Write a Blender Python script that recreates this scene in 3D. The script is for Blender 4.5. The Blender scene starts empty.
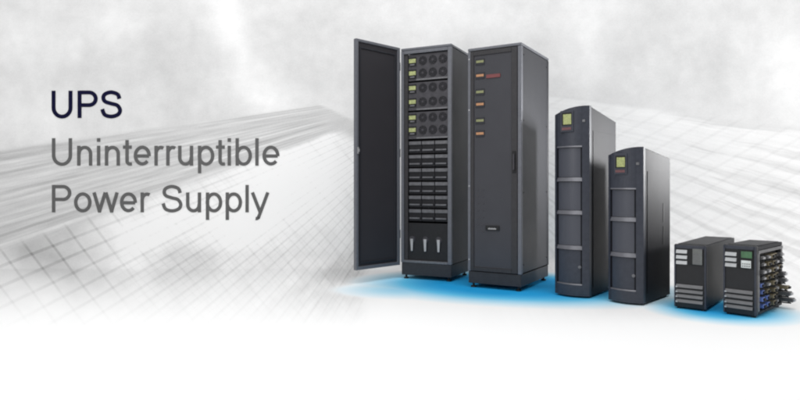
import bpy, bmesh, math, random
from mathutils import Vector, Matrix
random.seed(7)
sc = bpy.context.scene
C = bpy.data.collections.new('product_set'); sc.collection.children.link(C)
EYE, F, HY, WALL = 0.8, 600.0, 186.0, 5.85      # eye height (m), focal length in picture units, horizon, distance of the backdrop
PX = WALL / F                                  # size of one print unit on the backdrop (m)

# ---------------------------------------------------------------- camera
cam = bpy.data.cameras.new('camera'); co = bpy.data.objects.new('camera', cam); C.objects.link(co)
co.location = (0, 0, EYE); co.rotation_euler = (math.pi/2, 0, 0)
cam.sensor_width = 36; cam.lens = 27; cam.shift_y = -14/800; cam.clip_end = 200
sc.camera = co

# ---------------------------------------------------------------- materials
def node_mat(name):
    m = bpy.data.materials.new(name); m.use_nodes = True
    return m, m.node_tree, m.node_tree.nodes['Principled BSDF']
MATS = {}
def paint(name, col, rough=.45, metal=0., var=.12, bump=.04, scale=35, spec=.5, emit=None, coat=0.):
    """painted / plastic / metal surface with small uneven tone, roughness and orange-peel"""
    if name in MATS: return MATS[name]
    m, nt, b = node_mat(name); L = nt.links
    tc = nt.nodes.new('ShaderNodeTexCoord')
    n = nt.nodes.new('ShaderNodeTexNoise'); n.inputs['Scale'].default_value = scale; n.inputs['Detail'].default_value = 5
    L.new(tc.outputs['Object'], n.inputs['Vector'])
    r = nt.nodes.new('ShaderNodeValToRGB')
    r.color_ramp.elements[0].position = .3; r.color_ramp.elements[1].position = .7
    r.color_ramp.elements[0].color = [c*(1-var) for c in col] + [1]
    r.color_ramp.elements[1].color = [min(1, c*(1+var)) for c in col] + [1]
    L.new(n.outputs['Fac'], r.inputs['Fac']); L.new(r.outputs['Color'], b.inputs['Base Color'])
    n2 = nt.nodes.new('ShaderNodeTexNoise'); n2.inputs['Scale'].default_value = 4; n2.inputs['Detail'].default_value = 3
    L.new(tc.outputs['Object'], n2.inputs['Vector'])
    mr = nt.nodes.new('ShaderNodeMapRange'); mr.inputs['To Min'].default_value = rough-.06; mr.inputs['To Max'].default_value = rough+.06
    L.new(n2.outputs['Fac'], mr.inputs['Value']); L.new(mr.outputs['Result'], b.inputs['Roughness'])
    b.inputs['Metallic'].default_value = metal; b.inputs['Specular IOR Level'].default_value = spec
    b.inputs['Coat Weight'].default_value = coat
    if bump:
        n3 = nt.nodes.new('ShaderNodeTexNoise'); n3.inputs['Scale'].default_value = 320
        L.new(tc.outputs['Object'], n3.inputs['Vector'])
        bp = nt.nodes.new('ShaderNodeBump'); bp.inputs['Strength'].default_value = bump; bp.inputs['Distance'].default_value = .002
        L.new(n3.outputs['Fac'], bp.inputs['Height']); L.new(bp.outputs['Normal'], b.inputs['Normal'])
    if emit:
        b.inputs['Emission Color'].default_value = list(col) + [1]; b.inputs['Emission Strength'].default_value = emit
    MATS[name] = m; return m

def perforated(name, col, hole, pitch=.006, rough=.55, thr=.38, spec=.3):
    """sheet metal punched with a regular array of round holes"""
    m, nt, b = node_mat(name); L = nt.links
    tc = nt.nodes.new('ShaderNodeTexCoord'); mp = nt.nodes.new('ShaderNodeMapping')
    mp.inputs['Scale'].default_value = (1/pitch,)*3
    L.new(tc.outputs['Object'], mp.inputs['Vector'])
    sx = nt.nodes.new('ShaderNodeSeparateXYZ'); L.new(mp.outputs['Vector'], sx.inputs[0])
    def mth(op, a, bb=None):
        n = nt.nodes.new('ShaderNodeMath'); n.operation = op
        for i, v in enumerate((a, bb)):
            if v is None: continue
            if isinstance(v, (int, float)): n.inputs[i].default_value = v
            else: L.new(v, n.inputs[i])
        return n.outputs[0]
    row = mth('FLOOR', sx.outputs['Z'])
    xs = mth('ADD', sx.outputs['X'], mth('MULTIPLY', mth('MODULO', row, 2.0), .5))
    fx = mth('SUBTRACT', mth('FRACT', xs), .5); fz = mth('SUBTRACT', mth('FRACT', sx.outputs['Z']), .5)
    d = mth('SQRT', mth('ADD', mth('MULTIPLY', fx, fx), mth('MULTIPLY', fz, fz)))
    inside = mth('LESS_THAN', d, thr)
    n = nt.nodes.new('ShaderNodeTexNoise'); n.inputs['Scale'].default_value = 6; n.inputs['Detail'].default_value = 4
    L.new(tc.outputs['Object'], n.inputs['Vector'])
    r = nt.nodes.new('ShaderNodeValToRGB')
    r.color_ramp.elements[0].color = [c*.85 for c in col]+[1]; r.color_ramp.elements[1].color = [c*1.15 for c in col]+[1]
    L.new(n.outputs['Fac'], r.inputs['Fac'])
    mx = nt.nodes.new('ShaderNodeMix'); mx.data_type = 'RGBA'
    L.new(inside, mx.inputs['Factor']); L.new(r.outputs['Color'], mx.inputs['A']); mx.inputs['B'].default_value = (*hole, 1)
    L.new(mx.outputs['Result'], b.inputs['Base Color'])
    b.inputs['Roughness'].default_value = rough; b.inputs['Specular IOR Level'].default_value = spec
    MATS[name] = m; return m

FRAME  = paint('frame_paint', (.125,.130,.148), .42, .1, .08, spec=.35)
BODY   = paint('cabinet_paint', (.024,.025,.031), .42, .05, .10, spec=.24)
BODY2  = paint('tower_paint', (.012,.0125,.016), .47, .0, .10, spec=.12)
BEZEL  = paint('bezel_plastic', (.040,.044,.058), .40, 0, .10, spec=.3)
BAND   = paint('highlight_band', (.135,.137,.155), .36, .2, .08)  # paler than the bezel: the bands' highlight from above is in this colour
PLINTH = paint('plinth_paint', (.034,.033,.036), .50, .1, .12, spec=.3)
INNER  = paint('inside_paint', (.012,.012,.014), .55, .0, .15, spec=.3)
BLACK  = paint('black_plastic', (.010,.010,.011), .5, .0, .1, spec=.3)
MODULE = paint('module_grey', (.056,.054,.062), .5, .1, .15, spec=.3)
FAN    = paint('fan_black', (.009,.009,.012), .55, 0, .1, spec=.3)
STRIP  = paint('module_strip', (.135,.135,.145), .45, .2, .2, scale=60)
LIGHTM = paint('aluminium', (.42,.42,.43), .35, .6, .08)
LOUVER = paint('silver_louver', (.40,.41,.42), .38, .4, .08)
PEWTER = paint('pewter_louver', (.13,.13,.135), .42, .4, .08)
LCD    = paint('lcd_green', (.30,.33,.13), .3, 0, .35, 0, scale=90, emit=.14)
LCDM   = paint('lcd_dim', (.17,.18,.08), .4, 0, .2, 0, scale=90, emit=.18)
LCDP   = paint('lcd_pink', (.34,.165,.075), .4, 0, .2, 0, scale=90, emit=.22)
RED    = paint('red_badge', (.14,.018,.020), .4, 0, .15, 0)
REDDIM = paint('dull_red_print', (.16,.065,.07), .5, 0, .3, 0, scale=140)
KEYS   = paint('key_white', (.62,.65,.64), .4, 0, .1)
GREY   = paint('panel_grey', (.13,.135,.13), .45, 0, .15)
LCDD   = paint('lcd_dark_green', (.05,.13,.06), .3, 0, .3, 0, emit=.12)
BLUE   = paint('connector_blue', (.12,.19,.50), .4, 0, .12)
TAN    = paint('connector_tan', (.20,.165,.10), .45, 0, .15)
CGREY  = paint('connector_grey', (.075,.075,.078), .45, 0, .15)
CASELBL = paint('pack_label', (.105,.105,.115), .4, .1, .25, scale=30)
SMALL  = paint('small_unit_plastic', (.014,.014,.016), .42, 0, .10, spec=.35)
RUBBER = paint('rubber', (.012,.012,.012), .7, 0, .1)
MESH2  = perforated('door_perforation', (.062,.063,.073), (.022,.022,.027), .0065)
MESH1  = perforated('open_door_perforation', (.036,.034,.040), (.017,.016,.019), .0065, .7)
GRILLE = perforated('tower_grille', (.075,.080,.102), (.030,.032,.042), .0055, .38, spec=.5)
TXT1   = paint('navy_lettering', (.004,.004,.030), .6, 0, .05, 0, spec=.1)
TXT2   = paint('grey_lettering', (.125,.125,.125), .6, 0, .05, 0, spec=.1)

# ---------------------------------------------------------------- mesh helpers
class MB:
    def __init__(s): s.bm = bmesh.new()
    def box(s, x0, x1, y0, y1, z0, z1, bev=0.0):
        vs = [s.bm.verts.new(p) for p in [(x0,y0,z0),(x1,y0,z0),(x1,y1,z0),(x0,y1,z0),(x0,y0,z1),(x1,y0,z1),(x1,y1,z1),(x0,y1,z1)]]
        fs = [s.bm.faces.new([vs[i] for i in q]) for q in ((0,3,2,1),(4,5,6,7),(0,1,5,4),(1,2,6,5),(2,3,7,6),(3,0,4,7))]
        if bev:
            es = list({e for f in fs for e in f.edges})
            bmesh.ops.bevel(s.bm, geom=es, offset=bev, segments=2, profile=.5, affect='EDGES')
        return s
    def hexa(s, pts, bev=0.0):
        vs = [s.bm.verts.new(p) for p in pts]
        fs = [s.bm.faces.new([vs[i] for i in q]) for q in ((0,3,2,1),(4,5,6,7),(0,1,5,4),(1,2,6,5),(2,3,7,6),(3,0,4,7))]
        if bev:
            es = list({e for f in fs for e in f.edges})
            bmesh.ops.bevel(s.bm, geom=es, offset=bev, segments=2, profile=.5, affect='EDGES')
        return s
    def cyl(s, p, axis, r, h, n=20, r2=None):
        q = Vector((0,0,1)).rotation_difference(Vector(axis)).to_matrix().to_4x4()
        M = Matrix.Translation(Vector(p)) @ q @ Matrix.Translation((0,0,h/2))
        bmesh.ops.create_cone(s.bm, cap_ends=True, segments=n, radius1=r, radius2=r if r2 is None else r2, depth=h, matrix=M)
        return s
    def ring(s, p, axis, R, r, n=24, k=8):
        q = Vector((0,0,1)).rotation_difference(Vector(axis)).to_matrix()
        g = []
        for i in range(n):
            a = 2*math.pi*i/n
            g.append([s.bm.verts.new(Vector(p) + q @ Vector(((R+r*math.cos(b))*math.cos(a), (R+r*math.cos(b))*math.sin(a), r*math.sin(b)))) for b in [2*math.pi*j/k for j in range(k)]])
        for i in range(n):
            for j in range(k):
                s.bm.faces.new([g[i][j], g[(i+1)%n][j], g[(i+1)%n][(j+1)%k], g[i][(j+1)%k]])
        return s
    def curved(s, x0, x1, z0, z1, ffront, yback, n=14, ztilt=0.0, crown=lambda x: 0.0):
        """slab whose front follows a plan curve: y = ffront(x) (- ztilt at its foot)"""
        cols = []
        for i in range(n+1):
            x = x0+(x1-x0)*i/n
            yf = ffront(x)
            cols.append([s.bm.verts.new(p) for p in ((x, yf-ztilt, z0), (x, yf, z1-crown(x)), (x, yback, z1-crown(x)), (x, yback, z0))])
        for a, b in zip(cols, cols[1:]):
            for j in range(4):
                k = (j+1) % 4
                s.bm.faces.new([a[j], b[j], b[k], a[k]])
        s.bm.faces.new(cols[0][::-1]); s.bm.faces.new(cols[-1])
        return s
    def tube(s, pts, r, n=8):
        pts = [Vector(p) for p in pts]; prev = None
        for i, p in enumerate(pts):
            t = (pts[min(i+1, len(pts)-1)]-pts[max(i-1, 0)]).normalized()
            q = Vector((0,0,1)).rotation_difference(t).to_matrix()
            rg = [s.bm.verts.new(p+q @ Vector((r*math.cos(2*math.pi*j/n), r*math.sin(2*math.pi*j/n), 0))) for j in range(n)]
            if prev:
                for j in range(n): s.bm.faces.new([prev[j], prev[(j+1)%n], rg[(j+1)%n], rg[j]])
            else: s.bm.faces.new(rg[::-1])
            prev = rg
        s.bm.faces.new(prev)
        return s
    def build(s, name, mat, parent=None, off=None, smooth=False, label=None):
        bmesh.ops.recalc_face_normals(s.bm, faces=s.bm.faces)
        me = bpy.data.meshes.new(name)
        if off is not None: bmesh.ops.translate(s.bm, verts=s.bm.verts, vec=-Vector(off))
        s.bm.to_mesh(me); s.bm.free()
        me.materials.append(mat)
        if smooth:
            for p in me.polygons: p.use_smooth = True
        o = bpy.data.objects.new(name, me); C.objects.link(o)
        if parent is not None: o.parent = parent
        if label: o['label'] = label
        return o

class Cabinet:
    """a box standing on the floor: x along its front from the left, y into its depth, z up"""
    def __init__(s, name, label, cat, group, X, Z, rot, w, d, h):
        s.w, s.d, s.h, s.rot = w, d, h, rot
        c, sn = math.cos(rot), math.sin(rot); s.c, s.s = c, sn
        s.N = Vector((X, Z)); s.L = s.N + w*Vector((-c, sn)); s.R = s.N + d*Vector((sn, c))
        ctr = (s.L + s.R)/2
        s.root = bpy.data.objects.new(name, None); C.objects.link(s.root)
        s.root.location = (ctr.x, ctr.y, 0); s.root.rotation_euler = (0, 0, -rot)
        s.root.empty_display_size = .2
        s.root['label'] = label; s.root['category'] = cat
        if group: s.root['group'] = group
        s.off = Vector((w/2, d/2, 0))
    def front(s, x, y):
        k = (x-400)/F
        t = (k*s.L.y - s.L.x)/(s.c + k*s.s)
        Z = s.L.y - t*s.s
        return t, EYE - (y-HY)*Z/F
    def side(s, x, y):
        k = (x-400)/F
        t = (s.N.x - k*s.N.y)/(k*s.c - s.s)
        Z = s.N.y + t*s.c
        return t, EYE - (y-HY)*Z/F
    def fx(s, x): return s.front(x, 200)[0]
    def fz(s, y, x=None):
        x = x if x is not None else 400+F*((s.L.x+s.N.x)/2)/((s.L.y+s.N.y)/2)
        return s.front(x, y)[1]
    def add(s, mb, name, mat, parent=None, smooth=False, label=None):
        return mb.build(name, mat, parent or s.root, s.off, smooth, label)

# ================================================================ OPEN BATTERY / MODULE CABINET
def plinth_and_feet(k, ztop):
    k.add(MB().box(.004, k.w-.004, .004, k.d-.004, .035, ztop, .004), 'plinth', PLINTH)
    for x in (.035, k.w-.035):
        for y in (.035, k.d-.035):
            k.add(MB().cyl((x,y,0), (0,0,1), .021, .012, 20).cyl((x,y,.012), (0,0,1), .009, .026, 12), 'foot', RUBBER if x < .1 else BLACK)

k = Cabinet('modular_power_cabinet', 'tall dark grey cabinet with its door open, showing fans, drawers and switches', 'power cabinet',
            None, .4284, 4.9905, .4465, .4653, .457, 1.9864)
zt = .140
plinth_and_feet(k, zt)
H, W, D = k.h, k.w, k.d
pL, pR = k.fx(407.2), k.fx(447.6)
# shell: side panels, back, top and the frame posts
k.add(MB().box(.008, W-.006, D-.012, D-.002, zt+.002, H-.020), 'back_panel', INNER)
k.add(MB().box(W-.012, W-.002, .030, D-.030, zt+.006, H-.026), 'side_panel', BODY)
k.add(MB().box(.002, .012, .030, D-.030, zt+.006, H-.026), 'side_panel', BODY)
k.add(MB().box(0, W, 0, D, H-.020, H, .004), 'top_panel', FRAME)
k.add(MB().box(0, pL*.42, 0, .028, zt+.002, H-.022, .002), 'front_post', FRAME)
k.add(MB().box(pR, W, 0, .028, zt+.002, H-.022, .003), 'front_post', FRAME)
k.add(MB().box(W-.026, W, D-.028, D, zt+.002, H-.022, .003), 'rear_post', BODY)
k.add(MB().box(0, .026, D-.028, D, zt+.002, H-.022, .003), 'rear_post', BODY)
k.add(MB().box(pL*.42+.001, pR-.001, .001, .024, H-.050, H-.022, .002), 'top_rail', FRAME)
k.add(MB().box(pL*.42+.001, pR-.001, .001, .024, zt+.002, zt+.022, .002), 'sill', STRIP)
k.add(MB().box(pL*.42+.001, pL, .016, .026, zt+.024, H-.052), 'mounting_rail', PLINTH)
x0, x1 = pL+.002, pR-.003
def z_at(y): return k.fz(y, 427)
# three power modules, each two rows of display + three fans
modules = [(52.5, 79.5, (59.5, 72)), (81, 109.5, (87, 101)), (111, 138.5, (117, 129.5))]
for ya, yb, rows in modules:
    za, zb = z_at(yb), z_at(ya)
    m = k.add(MB().box(x0, x1, .022, .30, za+.001, zb-.001, .002), 'power_module', MODULE)
    k.add(MB().box(x0+.075, x1-.004, .0185, .0215, za+.003, za+.016), 'vent_strip', STRIP, m)
    for yr in rows:
        zc = z_at(yr)
        dx0, dx1 = k.fx(408.3), k.fx(415)
        k.add(MB().box(dx0-.004, dx1+.004, .0165, .0215, zc-.044, zc+.034, .001), 'display_bezel', INNER, m)
        dsp = k.add(MB().box(dx0, dx1, .0135, .0160, zc-.014, zc+.020, .0006), 'display', LCD, m)
        k.add(MB().box(dx0+.010, dx1-.012, .0135, .0160, zc-.036, zc-.024, .0006), 'key_pad', STRIP, m)
        for xf in (421.8, 431.8, 441.9):
            xc = k.fx(xf); R = .0385
            f = MB().cyl((xc, .0215, zc), (0,-1,0), R, .003, 28)
            fo = k.add(f, 'fan', FAN, m, label=None)
            g = MB()
            for rr in (.036, .026, .015): g.ring((xc, .0165, zc), (0,1,0), rr, .0013, 26, 6)
            for a in range(4):
                ca, sa = math.cos(a*math.pi/4+.3), math.sin(a*math.pi/4+.3)
                g.tube([(xc-ca*.036, .0165, zc-sa*.036), (xc+ca*.036, .0165, zc+sa*.036)], .0010, 6)
            g.cyl((xc, .018, zc), (0,-1,0), .009, .003, 16)
            k.add(g, 'finger_guard', MODULE, fo, smooth=False)
# battery drawers: six rows of three packs
for r in range(6):
    ya = 140.0 + r*13.75
    za, zb = z_at(ya+13.0), z_at(ya)
    for c in range(3):
        xa = x0+.001 + (x1-x0-.002)*c/3; xb = x0-.001+(x1-x0-.002)*(c+1)/3+.001
        m = k.add(MB().box(xa+.001, xb-.001, .030, .32, za+.001, zb-.001, .002), 'battery_pack', FAN)
        k.add(MB().box(xa+.004, xb-.003, .020, .0295, zb-.036, zb-.008, .0015), 'label_strip', CASELBL, m)
        hd = MB().box(xa+.010, xb-.012, .012, .019, za+.020, za+.034, .002)
        hd.box(xa+.012, xa+.020, .019, .0300, za+.022, za+.032); hd.box(xb-.022, xb-.014, .019, .0300, za+.022, za+.032)
        k.add(hd, 'handle', CASELBL, m)
# switch panel with three rotary switches with silver levers
za, zb = z_at(262.0), z_at(223.4)
sp = k.add(MB().box(x0, x1, .022, .030, za, zb, .002), 'switch_panel', INNER)
for xs in (411.3, 424.6, 438.0):
    xc = k.fx(xs); zc = z_at(240)
    k.add(MB().ring((xc, .0195, zc), (0,1,0), .026, .003, 24, 8).cyl((xc, .0215, zc), (0,-1,0), .022, .006, 24), 'switch_collar', MODULE, sp)
    k.add(MB().hexa([(xc-.009,.008,zc-.100),(xc+.009,.008,zc-.100),(xc+.009,.015,zc-.100),(xc-.009,.015,zc-.100),
                     (xc-.014,.004,zc+.004),(xc+.014,.004,zc+.004),(xc+.014,.015,zc+.004),(xc-.014,.015,zc+.004)], .002), 'switch_lever', LIGHTM, sp)
# open door, hinged on the front left post, turned about 117 degrees outwards
phi = math.radians(44.6); DW = .497; TH = .034
cr, sr = math.cos(k.rot), math.sin(k.rot)
def door_pt(u, t, z):
    """u along the door from the hinge, t through its thickness from the inner face"""
    wx = -math.cos(phi)*u - math.sin(phi)*t; wy = -math.sin(phi)*u + math.cos(phi)*t
    return Vector((wx*cr - wy*sr - .006, wx*sr + wy*cr - .004, z))
def dbox(mb, u0, u1, t0, t1, z0, z1, bev=.0):
    P = [door_pt(u,t,z) for z in (z0,z1) for (u,t) in ((u0,t0),(u1,t0),(u1,t1),(u0,t1))]
    return mb.hexa(P, bev)
dz0, dz1 = .118, 1.994
b = MB()
dbox(b, 0, .028, 0, TH, dz0, dz1, .003); dbox(b, DW-.024, DW, 0, TH, dz0, dz1, .003)
dbox(b, .029, DW-.025, 0, TH, dz1-.022, dz1, .003); dbox(b, .029, DW-.025, 0, TH, dz0, dz0+.028, .003)
door = k.add(b, 'door', FRAME)
b = MB(); dbox(b, .029, DW-.025, .012, TH-.004, dz0+.029, dz1-.023)
dp = k.add(b, 'mesh_panel', MESH1, door)
b = MB()
dbox(b, .044, .058, .004, .0115, dz0+.05, dz1-.06, .002); dbox(b, DW-.052, DW-.042, .004, .0115, dz0+.05, dz1-.06, .002)
dbox(b, .059, DW-.053, .004, .0115, dz1-.072, dz1-.060, .002); dbox(b, .059, DW-.053, .004, .0115, dz0+.05, dz0+.062, .002)
k.add(b, 'stiffener', BODY, door)
b = MB(); dbox(b, DW-.022, DW-.008, -.010, -.0005, 1.06, 1.115, .002); dbox(b, DW-.020, DW-.010, -.020, -.0105, 1.075, 1.10, .002)
k.add(b, 'latch', LIGHTM, door)
for zz in (.35, 1.05, 1.80):
    b = MB().cyl(door_pt(-.006, .012, zz), (0,0,1), .007, .07, 14)
    k.add(b, 'hinge', BODY, door)

# ================================================================ CLOSED CABINET
k = Cabinet('closed_power_cabinet', 'tall dark grey cabinet with closed perforated door, column of small displays and a red badge', 'power cabinet',
            None, .9156, 4.5214, .5424, .4425, .6765, 1.885)
H, W, D = k.h, k.w, k.d
zt = .128
plinth_and_feet(k, zt)
k.add(MB().box(W-.012, W-.003, .034, D-.034, zt+.010, H-.028), 'side_panel', BODY)
k.add(MB().box(.003, .012, .034, D-.034, zt+.010, H-.028), 'side_panel', BODY)
k.add(MB().box(.006, W-.006, D-.014, D-.004, zt+.004, H-.024), 'back_panel', BODY)
k.add(MB().box(0, W, 0, D, H-.022, H, .005), 'top_panel', FRAME)
xR = k.fx(517.6)
for (xa, xb) in ((0, .024), (xR, W)):
    k.add(MB().box(xa, xb, 0, .032, zt+.002, H-.024, .004), 'front_post', FRAME)
for (xa, xb) in ((0, .030), (W-.030, W)):
    k.add(MB().box(xa, xb, D-.032, D, zt+.002, H-.024, .004), 'rear_post', BODY)
b = MB()
dx0, dx1 = .026, xR-.002
dzb, dzt = zt+.006, H-.028
s1 = k.fx(474.0); s2 = k.fx(511.6)
b.box(dx0, s1, -.004, .022, dzb, dzt, .002); b.box(s2, dx1, -.004, .022, dzb, dzt, .002)
b.box(s1+.0005, s2-.0005, -.004, .022, dzt-.034, dzt, .002); b.box(s1+.0005, s2-.0005, -.004, .022, dzb, dzb+.030, .002)
door = k.add(b, 'door', PLINTH)
k.add(MB().box(s1+.001, s2-.001, .003, .010, dzb+.031, dzt-.035), 'mesh_panel', MESH2, door)
hx = k.fx(514.6)
k.add(MB().box(hx-.016, hx+.013, -.010, -.0045, k.fz(173, 514), k.fz(151, 514), .003), 'handle_plate', BLACK, door)
k.add(MB().box(hx-.007, hx+.005, -.024, -.0105, k.fz(170, 514), k.fz(154, 514), .003), 'handle', MODULE, door)
xa, xb = k.fx(476.3), k.fx(483.8)
for i, (y, mt) in enumerate(((61.7, LCDM), (75.6, LCDP), (92, LCDM), (104.3, LCDP), (120.6, LCDM), (133.6, LCDP))):
    zc = k.fz(y, 480)
    fr = k.add(MB().box(xa-.006, xb+.006, -.002, .0025, zc-.026, zc+.024, .001), 'display_bezel', BODY, door)
    k.add(MB().box(xa, xb, -.0045, -.0023, zc-.009, zc+.010, .0006), 'display', mt, fr)
zc = k.fz(75.6, 493)
k.add(MB().box(k.fx(486.3), k.fx(500.3), -.003, .0025, zc-.016, zc+.012, .001), 'red_badge', RED, door)
for i in range(7):
    for j in range(2):
        zc = k.fz(190+i*7, 478); xc = k.fx(477+j*5)
        k.add(MB().box(xc, xc+.016, -.0005, .0025, zc, zc+.005), 'vent_slot', MODULE, door)
# small nameplate low on the door
zc = k.fz(228, 492); xa, xb = k.fx(485.6), k.fx(499.4)
npl = k.add(MB().box(xa, xb, -.006, .0025, zc-.020, zc+.018, .003), 'nameplate', BLACK, door)
b = MB(); n = 7
for i in range(n):
    u = xa+.024+(xb-xa-.046)*i/n
    b.box(u, u+(xb-xa-.046)/n*.72, -.0085, -.0062, zc-.011, zc-.001+.003*(i % 2))
k.add(b, 'nameplate_print', LIGHTM, npl)

def screws(k, pts, front=True):
    for (a, z) in pts:
        b = MB()
        if front: b.cyl((a, .0002, z), (0,-1,0), .0055, .0022, 12)
        else: b.cyl((k.w-.0022, a, z), (1,0,0), .0055, .0035, 12)
        k.add(b, 'screw', LIGHTM if front else PLINTH)
screws(k, [(.012, z) for z in (.22, .80, 1.40, 1.80)])
screws(k, [(y, z) for y in (.055, k.d-.055) for z in (.20, .75, 1.30, 1.80)], False)

# ================================================================ TWO TOWERS WITH A BULGED FACE
def tower(label, X, Z, rot, w, d, h, drop, ydisp, bands, ylow, lock, glow_slots):
    k = Cabinet('tower_power_unit', label, 'power unit', 'tower units with bulged grille fronts', X, Z, rot, w, d, h)
    BU = .045*w/.26
    bul = lambda x: -BU*(1-(2*x/w-1)**2)
    yb = .030
    crown = lambda x: .050*max(0., 1-x/w/.9)**1.7      # the hood falls away towards its left corner
    # body: steel case whose roof falls slightly to the rear
    zr = h-drop
    k.add(MB().hexa([(.004,yb+.002,.012),(w-.001,yb+.002,.012),(w-.001,d,.012),(.004,d,.012),
                     (.004,yb+.002,h-.056),(w-.001,yb+.002,h-.006),(w-.001,d,zr),(.004,d,zr-.03)], .004), 'case', BODY2)
    k.add(MB().box(w+.0002, w+.0022, yb+.030, d-.030, .075, zr-.10, .0008), 'side_panel', BODY2)
    if glow_slots:
        b = MB()
        for (za, zb) in ((k.side(663, 222)[1], k.side(663, 203)[1]), (k.side(663, 244)[1], k.side(663, 226)[1])):
            xs = k.side(663, 220)[0]; b.box(w+.0024, w+.0050, xs-.008, xs+.008, za, zb, .001)
        k.add(b, 'vent_slot', BLACK)
    # feet
    for x in (.03, w-.03):
        for y in (.06, d-.04): k.add(MB().cyl((x,y,0), (0,0,1), .016, .0115, 16), 'foot', RUBBER)
    # face made of a frame round recessed grille panels
    xl, xr = w*.075, w*.83
    c0 = k.L.x + (k.N.x-k.L.x)*.45; c0z = k.L.y+(k.N.y-k.L.y)*.45 - BU*.8; cx = 400+F*c0/c0z
    zz = lambda y: EYE-(y-HY)*c0z/F
    b = MB()
    b.curved(0, xl, .014, h, lambda x: bul(x)-.004, yb, 5, crown=crown)
    b.curved(xr, w, .014, h, lambda x: bul(x)-.004, yb, 8, crown=crown)
    zd = zz(bands[0]+3)
    b.curved(xl+.0005, xr-.0005, zd+.014, h, bul, yb, 12, crown=crown)
    zlow = zz(ylow)
    b.curved(xl+.0005, xr-.0005, .014, zlow-.004, lambda x: bul(x)-.002, yb, 12)
    face = k.add(b, 'front_bezel', BEZEL, smooth=False)
    # curved panels and raised bands, their highlight put into a paler colour
    prev = zd
    zs = [zz(y) for y in bands] + [zlow]
    for i in range(len(bands)):
        top = zs[i]-.010; bot = zs[i+1] + (.025 if i+1 < len(bands) else .006)
        k.add(MB().curved(xl+.010, xr-.012, bot, top, lambda x: bul(x)+.009, yb, 12), 'grille_panel', GRILLE if i < len(bands)-1 else BEZEL, face)
        k.add(MB().curved(xl+.0008, xl+.0095, bot, top, lambda x: bul(x)+.004, yb, 2), 'panel_edge', BODY2, face)
        k.add(MB().curved(xr-.0115, xr-.0008, bot, top, lambda x: bul(x)+.004, yb, 2), 'panel_edge', BODY2, face)
        k.add(MB().curved(xl+.0008, xr-.0008, zs[i]-.006, zs[i]+.022, lambda x: bul(x)+.009, yb, 12, ztilt=.014), 'highlight_band', BAND, face)
    k.add(MB().curved(xl+.0008, xr-.0008, zlow-.003, zlow+.005, lambda x: bul(x)+.004, yb, 12, ztilt=.007), 'highlight_band', BAND, face)
    # display head
    dx, dw = w*.43, w*.27
    y0, y1 = ydisp
    zb_, zt_ = zz(y1), zz(y0)
    yy = min(bul(dx-dw/2), bul(dx+dw/2))-.004
    hd = k.add(MB().box(dx-dw*.72, dx+dw*.70, yy-.004, yy+.03, zb_-.052*w/.25, zt_+.022, .004), 'display_bezel', BEZEL, face)
    rc = k.add(MB().box(dx-dw*.52, dx+dw*.52, yy-.0065, yy-.0042, zb_-.006, zt_+.006, .001), 'display_recess', BLACK, hd)
    k.add(MB().box(dx-dw*.36, dx+dw*.50, yy-.010, yy-.0068, zb_, zt_-.006, .001), 'display', LCD, face, label='small green lit display')
    b = MB()
    for i in range(6):
        u = dx-dw*.5+dw*i/6
        b.box(u, u+dw/7.6, yy-.007, yy-.0042, zb_-.038*w/.25, zb_-.020*w/.25)
    k.add(b, 'red_print', REDDIM, hd)
    bx = w*.875
    k.add(MB().box(bx-.010, bx+.008, bul(bx)-.012, bul(bx)+.01, zb_+.012, zb_+.030, .002), 'indicator', STRIP, face)
    # lock on the lowest panel
    lx, ly = lock
    t = w*.76
    k.add(MB().cyl((t, bul(t)+.016, zz(ly)), (0,-1,0), .011, .014, 18), 'lock', STRIP, face)
    return k

tower('tall slim tower with bulged grille front, taller of the two black towers', 1.3479, 4.2619, .6837, .2614, .529, 1.372, .075,
      (113.5, 124.5), (146.5, 180.5, 213.5, 248.5), 284, (582.5, 266.5), False)
tower('shorter slim tower with bulged grille front, between the taller tower and the small units', 1.6268, 4.0042, .7557, .2427, .494, 1.062, .062,
      (156.5, 167.0), (188.5, 220.5, 256.0), 290, (637, 275), True)

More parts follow.
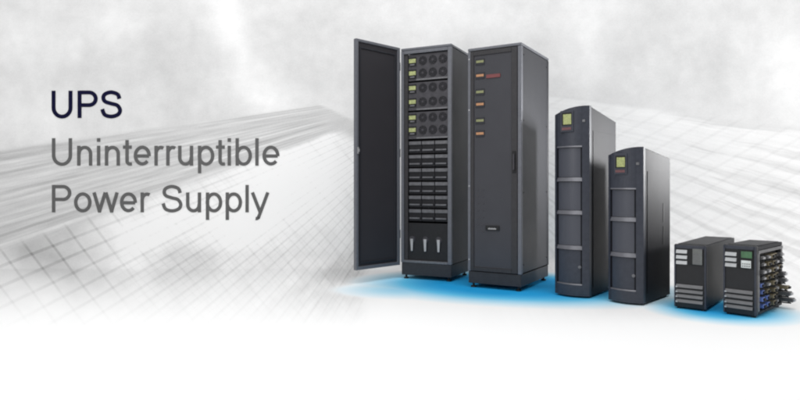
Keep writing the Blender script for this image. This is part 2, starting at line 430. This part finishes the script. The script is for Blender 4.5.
# ================================================================ TWO SMALL UNITS
def small_unit(label, X, Z, rot, w, d, h, left_y, disp, low_y, batteries):
    k = Cabinet('small_power_unit', label, 'power unit', 'small black units with silver louvers', X, Z, rot, w, d, h)
    fb = .030; z0 = .014
    W = w
    if not batteries:
        k.add(MB().box(.003, w-.002, fb+.001, d, z0, h-.006, .004), 'case', BODY2)
    else:
        # open-sided steel rack: floor, roof, back, left wall and corner posts
        k.add(MB().box(.003, w-.002, fb+.001, d, h-.030, h-.006, .003), 'roof_panel', BODY2)
        k.add(MB().box(.003, w-.002, fb+.001, d, z0, z0+.018, .003), 'floor_panel', BODY2)
        k.add(MB().box(.003, .012, fb+.002, d-.002, z0+.019, h-.031), 'side_panel', BODY2)
        k.add(MB().box(.013, w-.004, d-.010, d-.001, z0+.019, h-.031), 'back_panel', BODY2)
        k.add(MB().box(w-.022, w, fb+.001, fb+.034, z0+.019, h-.031, .003), 'corner_post', PEWTER)
        k.add(MB().box(w-.022, w, d-.026, d+.0004, z0+.019, h-.031, .003), 'corner_post', PEWTER)
        k.add(MB().box(w-.004, w+.003, fb+.0005, d, h-.050, h-.0308, .002), 'top_rail', PEWTER)
    k.add(MB().box(.006, w-.010, fb+.04, d-.05, h-.0055, h-.0005, .002), 'top_cover', BODY2)
    for x in (.025, w-.025):
        for y in (.03, d-.04): k.add(MB().cyl((x,y,0), (0,0,1), .014, z0, 16), 'foot', RUBBER)
    # front bezel: frame built round the louvers and the display recess
    c0z = (k.L.y+k.N.y)/2
    cxp = 400+F*((k.L.x+k.N.x)/2)/c0z
    zz = lambda y: k.fz(y, cxp)
    face = k.add(MB().box(.001, w, .004, fb, z0-.004, h, .005), 'front_bezel', SMALL)
    k.add(MB().box(.0015, .012, -.004, .0035, z0, h-.004, .003), 'bezel_edge', BEZEL, face)
    k.add(MB().box(w-.012, w-.0005, -.004, .0035, z0, h-.004, .003), 'bezel_edge', BEZEL, face)
    k.add(MB().box(.0125, w-.0125, -.003, .0035, h-.026, h-.004, .003), 'bezel_edge', BEZEL, face)
    lx0, lx1 = w*.07, w*.42
    def louver(x0, x1, zc, hh, mt):
        b = MB().hexa([(x0,-.013,zc-hh),(x1,-.013,zc-hh),(x1,.0035,zc-hh),(x0,.0035,zc-hh),
                       (x0,-.004,zc+hh),(x1,-.004,zc+hh),(x1,.0035,zc+hh),(x0,.0035,zc+hh)], .002)
        k.add(b, 'louver', mt, face)
    for y in left_y: louver(lx0, lx1, zz(y), .0115, LOUVER)
    for y in low_y: louver(w*.07, w*.90, zz(y), .0105, PEWTER)
    b = MB()
    for y in low_y: b.box(w*.07, w*.13, -.0155, -.0135, zz(y)-.010, zz(y)-.001)
    k.add(b, 'louver_tip', LOUVER, face)
    # display
    xa, xb, ya, yb = w*.47, w*.90, disp[0], disp[1]
    k.add(MB().box(xa, xb, -.002, .0035, zz(yb), zz(ya), .002), 'display_recess', BLACK, face)
    if batteries:
        k.add(MB().box(xa+.016, xb-.004, -.006, -.0023, zz((ya+yb)/2-1.6), zz(ya+1.5), .001), 'display', LCDD, face, label='small dark green screen')
        kp = k.add(MB().box(xa+.016, xb-.010, -.006, -.0023, zz(yb-1.2), zz((ya+yb)/2+1), .001), 'key_pad', KEYS, face)
        b = MB()
        for i in range(4):
            for j in range(2):
                u = xa+.022+i*.012; v = zz(yb-2.4)+j*.014
                b.box(u, u+.007, -.0078, -.0062, v, v+.006)
        k.add(b, 'key', GREY, kp)
    else:
        kp = k.add(MB().box(xa+.022, xb-.003, -.008, -.0023, zz(yb-.8), zz(ya+1), .003), 'control_panel', GREY, face)
        b = MB()
        for i in range(3):
            for j in range(5):
                b.box(xa+.028+i*.015, xa+.038+i*.015, -.0098, -.0082, zz(yb-2)+j*.014, zz(yb-2)+.006+j*.014)
        k.add(b, 'key', STRIP, kp)
    if batteries:
        # shelves of battery packs whose plugs stick out of the open side
        rows, cols = 8, 5
        ztop, zbot = h-.058, z0+.026
        pitch = (ztop-zbot)/rows
        y0, y1 = fb+.040, d-.030
        for r in range(rows):
            zc = ztop-pitch*(r+.5)
            sh = k.add(MB().box(.020, w-.030, y0, y1, zc-pitch*.40, zc+pitch*.40, .003), 'battery_tray', INNER)
            for c in range(cols):
                yc = y0+(y1-y0)*(c+.5)/cols + (.010 if r % 2 else -.008)
                if c == 0: col = BLUE if r >= 4 else CGREY
                elif c == 1: col = BLUE if r >= 6 else (TAN if r % 2 else CGREY)
                elif c == 2: col = TAN
                else: col = TAN if (r+c) % 3 == 0 else CGREY
                out = .006+.006*((r*3+c) % 3) + (.018+.011*(r-3) if c == cols-1 and r >= 3 else 0) + random.uniform(-.003, .007)
                yc += random.uniform(-.004, .004)
                hw = random.uniform(.023, .030); hh = pitch*random.uniform(.25, .32)
                zc = zc + random.uniform(-.0015, .0015)
                cn = k.add(MB().box(w-.0295, w+out, yc-hw, yc+hw, zc-hh, zc+hh, .003), 'connector', col, sh)
                k.add(MB().box(w+out+.0003, w+out+.009, yc-hw*.62, yc-hw*.10, zc-hh*.6, zc+hh*.6, .001)
                        .box(w+out+.0003, w+out+.009, yc+hw*.14, yc+hw*.66, zc-hh*.6, zc+hh*.6, .001), 'contact', BLACK if col is not CGREY else LIGHTM, cn)
                # loop of lead from the tray to the connector
                cb = MB().tube([(w-.031, yc-.026, zc-pitch*.34), (w+.006, yc-.028, zc-pitch*.42), (w+out*.7+.012, yc-.018, zc-pitch*.44), (w+out*.6, yc-.002, zc-hh-.002)], .0042, 8)
                k.add(cb, 'lead', BLACK, cn, smooth=True)
    return k
small_unit('small black unit with plain grey control panel, left of the two small units', 1.9454, 3.8098, .6928, .1938, .86, .4202,
           (252, 257.5, 263), (247.5, 265), (286.5, 291.5, 296.5, 301.5), False)
small_unit('small black unit with open side full of plugs, rightmost at the end of the row', 2.1506, 3.6195, .8218, .1874, .5249, .4364,
           (254.5, 260, 265.5), (249.5, 268.5), (291.5, 296.5, 302, 307), True)

# ================================================================ LETTERING ON THE BACKDROP
def spline(P, closed=False, n=8):
    out = []; m = len(P)
    rng = range(m if closed else m-1)
    g = (lambda i: P[i % m]) if closed else (lambda i: P[max(0, min(m-1, i))])
    for i in rng:
        p0, p1, p2, p3 = g(i-1), g(i), g(i+1), g(i+2)
        for j in range(n):
            t = j/n
            out.append(tuple(.5*((2*p1[a])+(-p0[a]+p2[a])*t+(2*p0[a]-5*p1[a]+4*p2[a]-p3[a])*t*t+(-p0[a]+3*p1[a]-3*p2[a]+p3[a])*t**3) for a in (0,1)))
    if not closed: out.append(P[-1])
    return out
def ell(cx, cy, rx, ry, n=40): return [(cx+rx*math.cos(2*math.pi*i/n), cy+ry*math.sin(2*math.pi*i/n)) for i in range(n)]
def arc(cx, cy, rx, ry, a0, a1, n=16): return [(cx+rx*math.cos(math.radians(a0+(a1-a0)*i/n)), cy+ry*math.sin(math.radians(a0+(a1-a0)*i/n))) for i in range(n+1)]
GL = {
 'U': (722, [([(126,716),(126,270)]+arc(361,270,235,235,180,360)+[(596,716)], 0)]),
 'P': (667, [([(126,0),(126,716)],0), ([(126,672),(380,672)]+arc(390,505,185,167,90,-90)+[(126,338)],0)]),
 'S': (667, [(spline([(562,505),(515,620),(335,676),(165,625),(118,525),(175,430),(340,378),(505,330),(582,210),(530,95),(350,38),(160,85),(88,232)]),0)]),
 'n': (556, [([(112,0),(112,519)],0), ([(112,290)]+arc(278,310,163,166,160,0)+[(441,0)],0)]),
 'u': (556, [([(441,0),(441,519)],0), ([(112,519)]+arc(275,208,163,168,180,335)+[(441,240)],0)]),
 'i': (222, [([(111,0),(111,519)],0), ([(111,622),(111,716)],0)]),
 'l': (222, [([(111,0),(111,716)],0)]),
 't': (278, [([(132,668),(132,130)]+arc(215,125,83,85,180,275)+[(266,44)],0), ([(18,483),(262,483)],0)]),
 'e': (556, [([(96,250),(468,250)],0), (arc(281,262,193,218,-4,318,22),0)]),
 'r': (333, [([(112,0),(112,519)],0), ([(112,270)]+arc(250,310,138,166,170,62),0)]),
 'p': (556, [([(112,-199),(112,519)],0), (ell(292,259,186,220),1)]),
 'b': (556, [([(112,0),(112,716)],0), (ell(292,259,186,220),1)]),
 'o': (556, [(ell(278,259,198,220),1)]),
 'w': (722, [([(38,519),(200,0)],0), ([(182,0),(352,519)],0), ([(370,519),(540,0)],0), ([(522,0),(684,519)],0)]),
 'y': (500, [([(38,519),(256,0)],0), ([(470,519),(262,0),(215,-120)]+arc(140,-95,75,70,-20,-100),0)]),
 ' ': (278, []),
}
def lettering(text, name, label, px, py, ex, ey, mat, sw):
    """px, py: left edge and base line in print units; ex, ey: em size; sw: stroke width"""
    bm = bmesh.new(); cur = 0; layer = 0
    for ch in text:
        adv, strokes = GL[ch]
        for pts, closed in strokes:
            layer += 1
            yo = WALL - .0045 - .0004*(layer % 3)
            q = [Vector((px+(cur+x)/1000*ex, py-y/1000*ey)) for x, y in pts]
            n = len(q); Lr = []
            for i in range(n):
                a = q[(i-1) % n] if (closed or i > 0) else None
                c = q[(i+1) % n] if (closed or i < n-1) else None
                d1 = (q[i]-a).normalized() if a is not None and (q[i]-a).length > 1e-6 else None
                d2 = (c-q[i]).normalized() if c is not None and (c-q[i]).length > 1e-6 else None
                if d1 is None: d1 = d2
                if d2 is None: d2 = d1
                n1 = Vector((-d1.y, d1.x)); n2 = Vector((-d2.y, d2.x)); m = (n1+n2)
                if m.length < .2: m = n1
                m.normalize(); s = sw/2/max(.45, m.dot(n1))
                Lr.append((q[i]+m*s, q[i]-m*s))
            W3 = lambda v, y: bm.verts.new(((v.x-400)*PX, y, EYE-(v.y-HY)*PX))
            A = [(W3(l, yo), W3(r, yo), W3(l, WALL-.0008), W3(r, WALL-.0008)) for l, r in Lr]
            rng = range(n) if closed else range(n-1)
            for i in rng:
                a, c = A[i], A[(i+1) % n]
                bm.faces.new([a[0], c[0], c[1], a[1]])
                bm.faces.new([a[0], a[2], c[2], c[0]]); bm.faces.new([a[1], c[1], c[3], a[3]])
            if not closed:
                for a in (A[0], A[-1]): bm.faces.new([a[0], a[1], a[3], a[2]])
        cur += adv
    me = bpy.data.meshes.new(name)
    bmesh.ops.recalc_face_normals(bm, faces=bm.faces)
    bm.to_mesh(me); bm.free(); me.materials.append(mat)
    o = bpy.data.objects.new(name, me); C.objects.link(o)
    o['label'] = label; o['category'] = 'lettering'
    return o
lettering('UPS', 'heading_lettering', 'dark navy word UPS standing on the pale backdrop', 49.2, 118.0, 36.0, 38.0, TXT1, 3.8)
lettering('Uninterruptible', 'backdrop_lettering', 'grey word Uninterruptible directly below the navy word UPS', 49.3, 165.6, 35.6, 38.2, TXT2, 3.25)
lettering('Power Supply', 'backdrop_lettering', 'grey words Power Supply, the lowest line of lettering', 49.3, 212.3, 35.6, 38.2, TXT2, 3.25)

# ================================================================ BACKDROP: printed studio sweep and floor, one sheet
m = bpy.data.materials.new('printed_sweep'); m.use_nodes = True
nt = m.node_tree; bs = nt.nodes['Principled BSDF']; LK = nt.links
class E:
    def __init__(s, o): s.o = o
    @staticmethod
    def op(name, *a):
        n = nt.nodes.new('ShaderNodeMath'); n.operation = name
        for i, v in enumerate(a):
            v = v.o if isinstance(v, E) else v
            if isinstance(v, (int, float)): n.inputs[i].default_value = v
            else: LK.new(v, n.inputs[i])
        return E(n.outputs[0])
    def __add__(s, o): return E.op('ADD', s, o)
    __radd__ = __add__
    def __sub__(s, o): return E.op('SUBTRACT', s, o)
    def __rsub__(s, o): return E.op('SUBTRACT', o, s)
    def __mul__(s, o): return E.op('MULTIPLY', s, o)
    __rmul__ = __mul__
    def __truediv__(s, o): return E.op('DIVIDE', s, o)
def sstep(v, a, b):
    n = nt.nodes.new('ShaderNodeMapRange'); n.interpolation_type = 'SMOOTHSTEP'
    n.inputs['From Min'].default_value = min(a, b); n.inputs['From Max'].default_value = max(a, b)
    n.inputs['To Min'].default_value = 0 if a < b else 1; n.inputs['To Max'].default_value = 1 if a < b else 0
    LK.new(v.o, n.inputs['Value']); return E(n.outputs['Result'])
def mx(a, b): return E.op('MAXIMUM', a, b)
def mn(a, b): return E.op('MINIMUM', a, b)
def noise(x, y, scale=1., detail=3, rough=.5, z=0.):
    cmb = nt.nodes.new('ShaderNodeCombineXYZ')
    for i, v in enumerate((x, y, z)):
        if isinstance(v, E): LK.new(v.o, cmb.inputs[i])
        else: cmb.inputs[i].default_value = v
    n = nt.nodes.new('ShaderNodeTexNoise'); n.inputs['Scale'].default_value = scale; n.inputs['Detail'].default_value = detail
    n.inputs['Roughness'].default_value = rough
    LK.new(cmb.outputs[0], n.inputs['Vector']); return E(n.outputs['Fac'])
uv = nt.nodes.new('ShaderNodeUVMap'); uv.uv_map = 'print'
sp = nt.nodes.new('ShaderNodeSeparateXYZ'); LK.new(uv.outputs[0], sp.inputs[0])
X = E(sp.outputs['X'])*1000.; Y = E(sp.outputs['Y'])*1000.      # print units, Y downwards
def blob(cx, cy, rx, ry, rot=0.):
    c, s = math.cos(math.radians(rot)), math.sin(math.radians(rot))
    dx, dy = X-cx, Y-cy
    u = (dx*c+dy*s)*(1/rx); v = (dy*c-dx*s)*(1/ry)
    return E.op('EXPONENT', (u*u+v*v)*-1.)
# clouds
nz = noise(X, Y, .008, 4, .55)-.5
nz2 = noise(X, Y, .030, 4, .55, 5.)-.5
sky = .755 + nz*.32 + nz2*.17 + (noise(X, Y, .08, 4, .65, 9.)-.5)*.17
for a, *g in ((.15, 20, 40, 70, 50), (.12, 125, 25, 30, 22), (.17, 232, 30, 16, 60, -18), (.15, 265, 92, 34, 24, 20), (-.10, 170, 50, 45, 50), (-.06, 60, 75, 60, 22),
              (-.06, 320, 40, 60, 40), (.10, 585, 40, 26, 60), (.16, 800, 60, 60, 70), (-.05, 655, 55, 70, 40), (.10, 20, 120, 50, 25), (-.04,760,20,30,25),(.08,455,20,90,18)):
    sky = sky + blob(*g)*a
# left tower block seen from below: pencil of lines through (470, 84)
A = E.op('ARCTAN2', Y-84., 470.-X)
R = E.op('SQRT', (X-470.)*(X-470.)+(Y-84.)*(Y-84.))
stre = noise(A*46., R*.005, 1., 4, .6, 2.)
stre2 = noise(A*130., R*.020, 1., 2, .5, 8.)
per = E.op('COSINE', A*(2*math.pi*24))
band = .63 + (stre-.5)*.50 + (stre2-.5)*.34 + sstep(per, .65, 1.)*.11 + sstep(per, -.75, -1.)*-.07
facade = .845 + (noise(X, Y, .018, 4, .5, 3.)-.5)*.24
for a, *g in ((-.24, 55, 262, 85, 26, 24), (-.17, 70, 225, 50, 14, -25), (-.24, 195, 264, 42, 20, 0), (.14, 125, 232, 22, 18, 30), (.22, 285, 175, 70, 40, -30), (.16, 150, 235, 40, 18, -35), (.12, 250, 225, 60, 30, -35), (.10, 330, 200, 40, 40), (.10, 165, 215, 30, 24), (.08, 88, 268, 12, 9), (.09, 140, 288, 15, 12, 40), (.13, 235, 235, 35, 25, -40)):
    facade = facade + blob(*g)*a
pa = sstep(E.op('COSINE', A*(2*math.pi*27)), .72, 1.)
pc = sstep(E.op('COSINE', A*(2*math.pi*54)+1.), .80, 1.)
cB = Y-X*1.33
pbig = sstep(E.op('COSINE', (cB+noise(X, Y, .01)*6.)*(2*math.pi/37)+1.2), .88, 1.)
pfin = sstep(E.op('COSINE', (Y-X*1.05)*(2*math.pi/13)), .75, 1.)
lft = sstep(X, 150, 90)
wob = noise(X, Y, .05, 2)*.9+.35
facade = facade + (noise(X, Y, .05, 4, .6, 6.)-.5)*.24 - pa*wob*(.13+.045*lft) - pc*(1-lft)*wob*.07 - pbig*(lft*.12+.05)*wob - pfin*(1-lft)*.055*wob
# dark mottled flank in front of the door
q = noise((X+Y*.6)*.16, (Y+X*.62)*.075, 1., 3, .6, 1.)
dk = sstep(Y+X*.607+(noise(X, Y, .08)-.5)*14., 456, 474)*sstep(X, 205, 320)
facade = facade - dk*(.17+(q-.5)*.50)
edge = sstep(A+(noise(X, Y, .03)-.5)*.03, .325, .355)
bld = band*(1-edge)+facade*edge
# its far end bends down behind the door
vend = (Y-104.)-mx(X-318., 0.)*.5
near_end = sstep(vend, -3, 4)*sstep(X, 296, 345)*sstep(vend, 26, 8)
endt = .63 + (stre2-.5)*.15 + nz2*.2
left = sstep(A, .133, .150)*mx(sstep(X, 324, 308), sstep(vend, -3, 3))
g = sky*(1-left)+bld*left
g = g*(1-near_end)+endt*near_end
# right tower block: pencil of streaks through (395, 78)
A2 = E.op('ARCTAN2', Y-78., X-395.); R2 = E.op('SQRT', (X-395.)*(X-395.)+(Y-78.)*(Y-78.))
wv = (noise(X, Y, .03, 2)-.5)*.03
A2 = A2+wv*.4
s2 = noise(A2*30., R2*.0045, 1., 4, .6, 4.); s3 = noise(A2*110., R2*.012, 1., 2, .5, 7.)
right = .925 + (noise(X, Y, .05, 4, .6, 6.)-.5)*.10 + (s2-.5)*.28 + (s3-.5)*.16 - sstep(s2, .47, .60)*.18*sstep(X, 640, 700) - sstep(E.op('COSINE', A2*(2*math.pi*18)), .5, 1.)*.10*sstep(Y, 125, 180) - sstep(E.op('COSINE', (X*.55+Y)*(2*math.pi/17)), .7, 1.)*.055*wob
rm = sstep(A2+(noise(X, Y, .02)-.5)*.012, .112, .135)*sstep(X, 470, 520)
g = g*(1-rm)+right*rm
mid = sstep(X, 356, 372)*sstep(X, 520, 470)*sstep(Y, 110, 160)
g = g*(1-mid)+.90*mid
# soft fade of the whole print towards plain white paper
fade = sstep(Y+(noise(X, Y, .02)-.5)*22., 343, 250)
hole = 1.-sstep(X, 372, 388)*sstep(X, 482, 474)*sstep(Y, 262, 272)
fade = fade*(1.-sstep(X, 430, 520)*sstep(Y, 258, 280)*.62)*hole
g = g*fade + (1-fade)*.955
grain = noise(X, Y, .55, 2, .6)
g = mn(g + (grain-.5)*.10*fade, .955)
comb = nt.nodes.new('ShaderNodeCombineColor')
for i, kf in enumerate((1., 1., 1.)): LK.new((g*kf).o, comb.inputs[i])
# blue glow on the floor, painted into the sheet's colour, drawn in floor metres (object space)
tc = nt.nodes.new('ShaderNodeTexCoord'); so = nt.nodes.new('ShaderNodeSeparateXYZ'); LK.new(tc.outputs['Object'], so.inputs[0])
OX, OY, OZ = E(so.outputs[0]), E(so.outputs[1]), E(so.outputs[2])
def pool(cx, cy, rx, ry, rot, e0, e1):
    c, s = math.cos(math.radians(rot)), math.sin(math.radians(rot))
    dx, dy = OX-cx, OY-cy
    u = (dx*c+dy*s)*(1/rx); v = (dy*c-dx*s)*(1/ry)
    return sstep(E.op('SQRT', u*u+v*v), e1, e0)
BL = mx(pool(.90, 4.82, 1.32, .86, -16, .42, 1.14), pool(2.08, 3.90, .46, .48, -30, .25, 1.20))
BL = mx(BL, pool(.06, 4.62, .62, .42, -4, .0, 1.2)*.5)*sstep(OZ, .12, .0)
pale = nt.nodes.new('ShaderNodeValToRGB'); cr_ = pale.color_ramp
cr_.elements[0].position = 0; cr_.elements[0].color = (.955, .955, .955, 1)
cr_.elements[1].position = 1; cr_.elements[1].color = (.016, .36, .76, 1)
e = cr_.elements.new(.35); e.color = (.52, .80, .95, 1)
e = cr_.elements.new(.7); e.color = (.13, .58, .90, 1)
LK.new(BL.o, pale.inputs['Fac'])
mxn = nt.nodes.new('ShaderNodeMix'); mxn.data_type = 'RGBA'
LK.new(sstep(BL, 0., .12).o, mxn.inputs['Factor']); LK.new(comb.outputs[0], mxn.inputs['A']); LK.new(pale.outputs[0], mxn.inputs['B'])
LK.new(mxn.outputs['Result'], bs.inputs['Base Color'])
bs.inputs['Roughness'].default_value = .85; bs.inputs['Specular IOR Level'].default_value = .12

# profile of the sheet: floor, small cove, wall
prof = [(-4.0, 0.0), (0.0, 0.0), (1.5, 0.)] + [(1.5+(WALL-.12-1.5)*i/40, 0.) for i in range(1, 41)]
prof += [(WALL-.12+.12*math.sin(a), .12-.12*math.cos(a)) for a in [math.pi/2*i/10 for i in range(1, 11)]]
prof += [(WALL, .12+.2*i) for i in range(1, 30)]
xs = [-12, -9, -7, -5.5] + [-4.6+.23*i for i in range(41)] + [5.5, 7, 9, 12]
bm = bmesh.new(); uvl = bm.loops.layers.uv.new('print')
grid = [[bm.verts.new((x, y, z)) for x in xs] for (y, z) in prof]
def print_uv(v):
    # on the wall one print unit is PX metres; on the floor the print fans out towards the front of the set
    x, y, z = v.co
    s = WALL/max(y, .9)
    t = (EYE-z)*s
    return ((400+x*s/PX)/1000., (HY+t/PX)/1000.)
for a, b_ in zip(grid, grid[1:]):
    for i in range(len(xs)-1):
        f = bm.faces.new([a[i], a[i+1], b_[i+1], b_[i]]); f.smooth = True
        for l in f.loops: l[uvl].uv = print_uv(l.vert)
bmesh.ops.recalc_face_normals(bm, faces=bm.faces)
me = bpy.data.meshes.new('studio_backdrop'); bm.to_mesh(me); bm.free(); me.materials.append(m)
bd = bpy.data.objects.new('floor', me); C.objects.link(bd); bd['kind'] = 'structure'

# ================================================================ LIGHT: white studio surround and softboxes
w = bpy.data.worlds.new('World'); sc.world = w; w.use_nodes = True
bg = w.node_tree.nodes['Background']; bg.inputs['Color'].default_value = (1, 1, 1, 1); bg.inputs['Strength'].default_value = .45
def softbox(name, loc, target, sx, sy, power, col=(1,1,1)):
    l = bpy.data.lights.new(name, 'AREA'); l.shape = 'RECTANGLE'; l.size = sx; l.size_y = sy; l.energy = power; l.color = col
    o = bpy.data.objects.new(name, l); C.objects.link(o); o.location = loc
    o.rotation_euler = (Vector(target)-Vector(loc)).to_track_quat('-Z', 'Y').to_euler()
    return o
softbox('overhead_softbox', (0.5, 2.2, 5.2), (.6, 5.0, .6), 6, 3, 170)
sb = softbox('side_softbox', (4.3, 4.75, 1.2), (1.1, 4.75, 1.1), .5, .8, 12); sb.data.spread = math.radians(40)
softbox('right_softbox', (6.2, 3.6, 1.6), (1.2, 4.9, .9), 1.6, 1.6, 40)
softbox('left_softbox', (-3.5, .4, 2.6), (.6, 5.2, .9), 2, 2, 60)
sc.cycles.filter_width = 2.1
sc.view_settings.view_transform = 'Standard'; sc.view_settings.look = 'None'; sc.view_settings.gamma = 1; sc.view_settings.exposure = 0.06
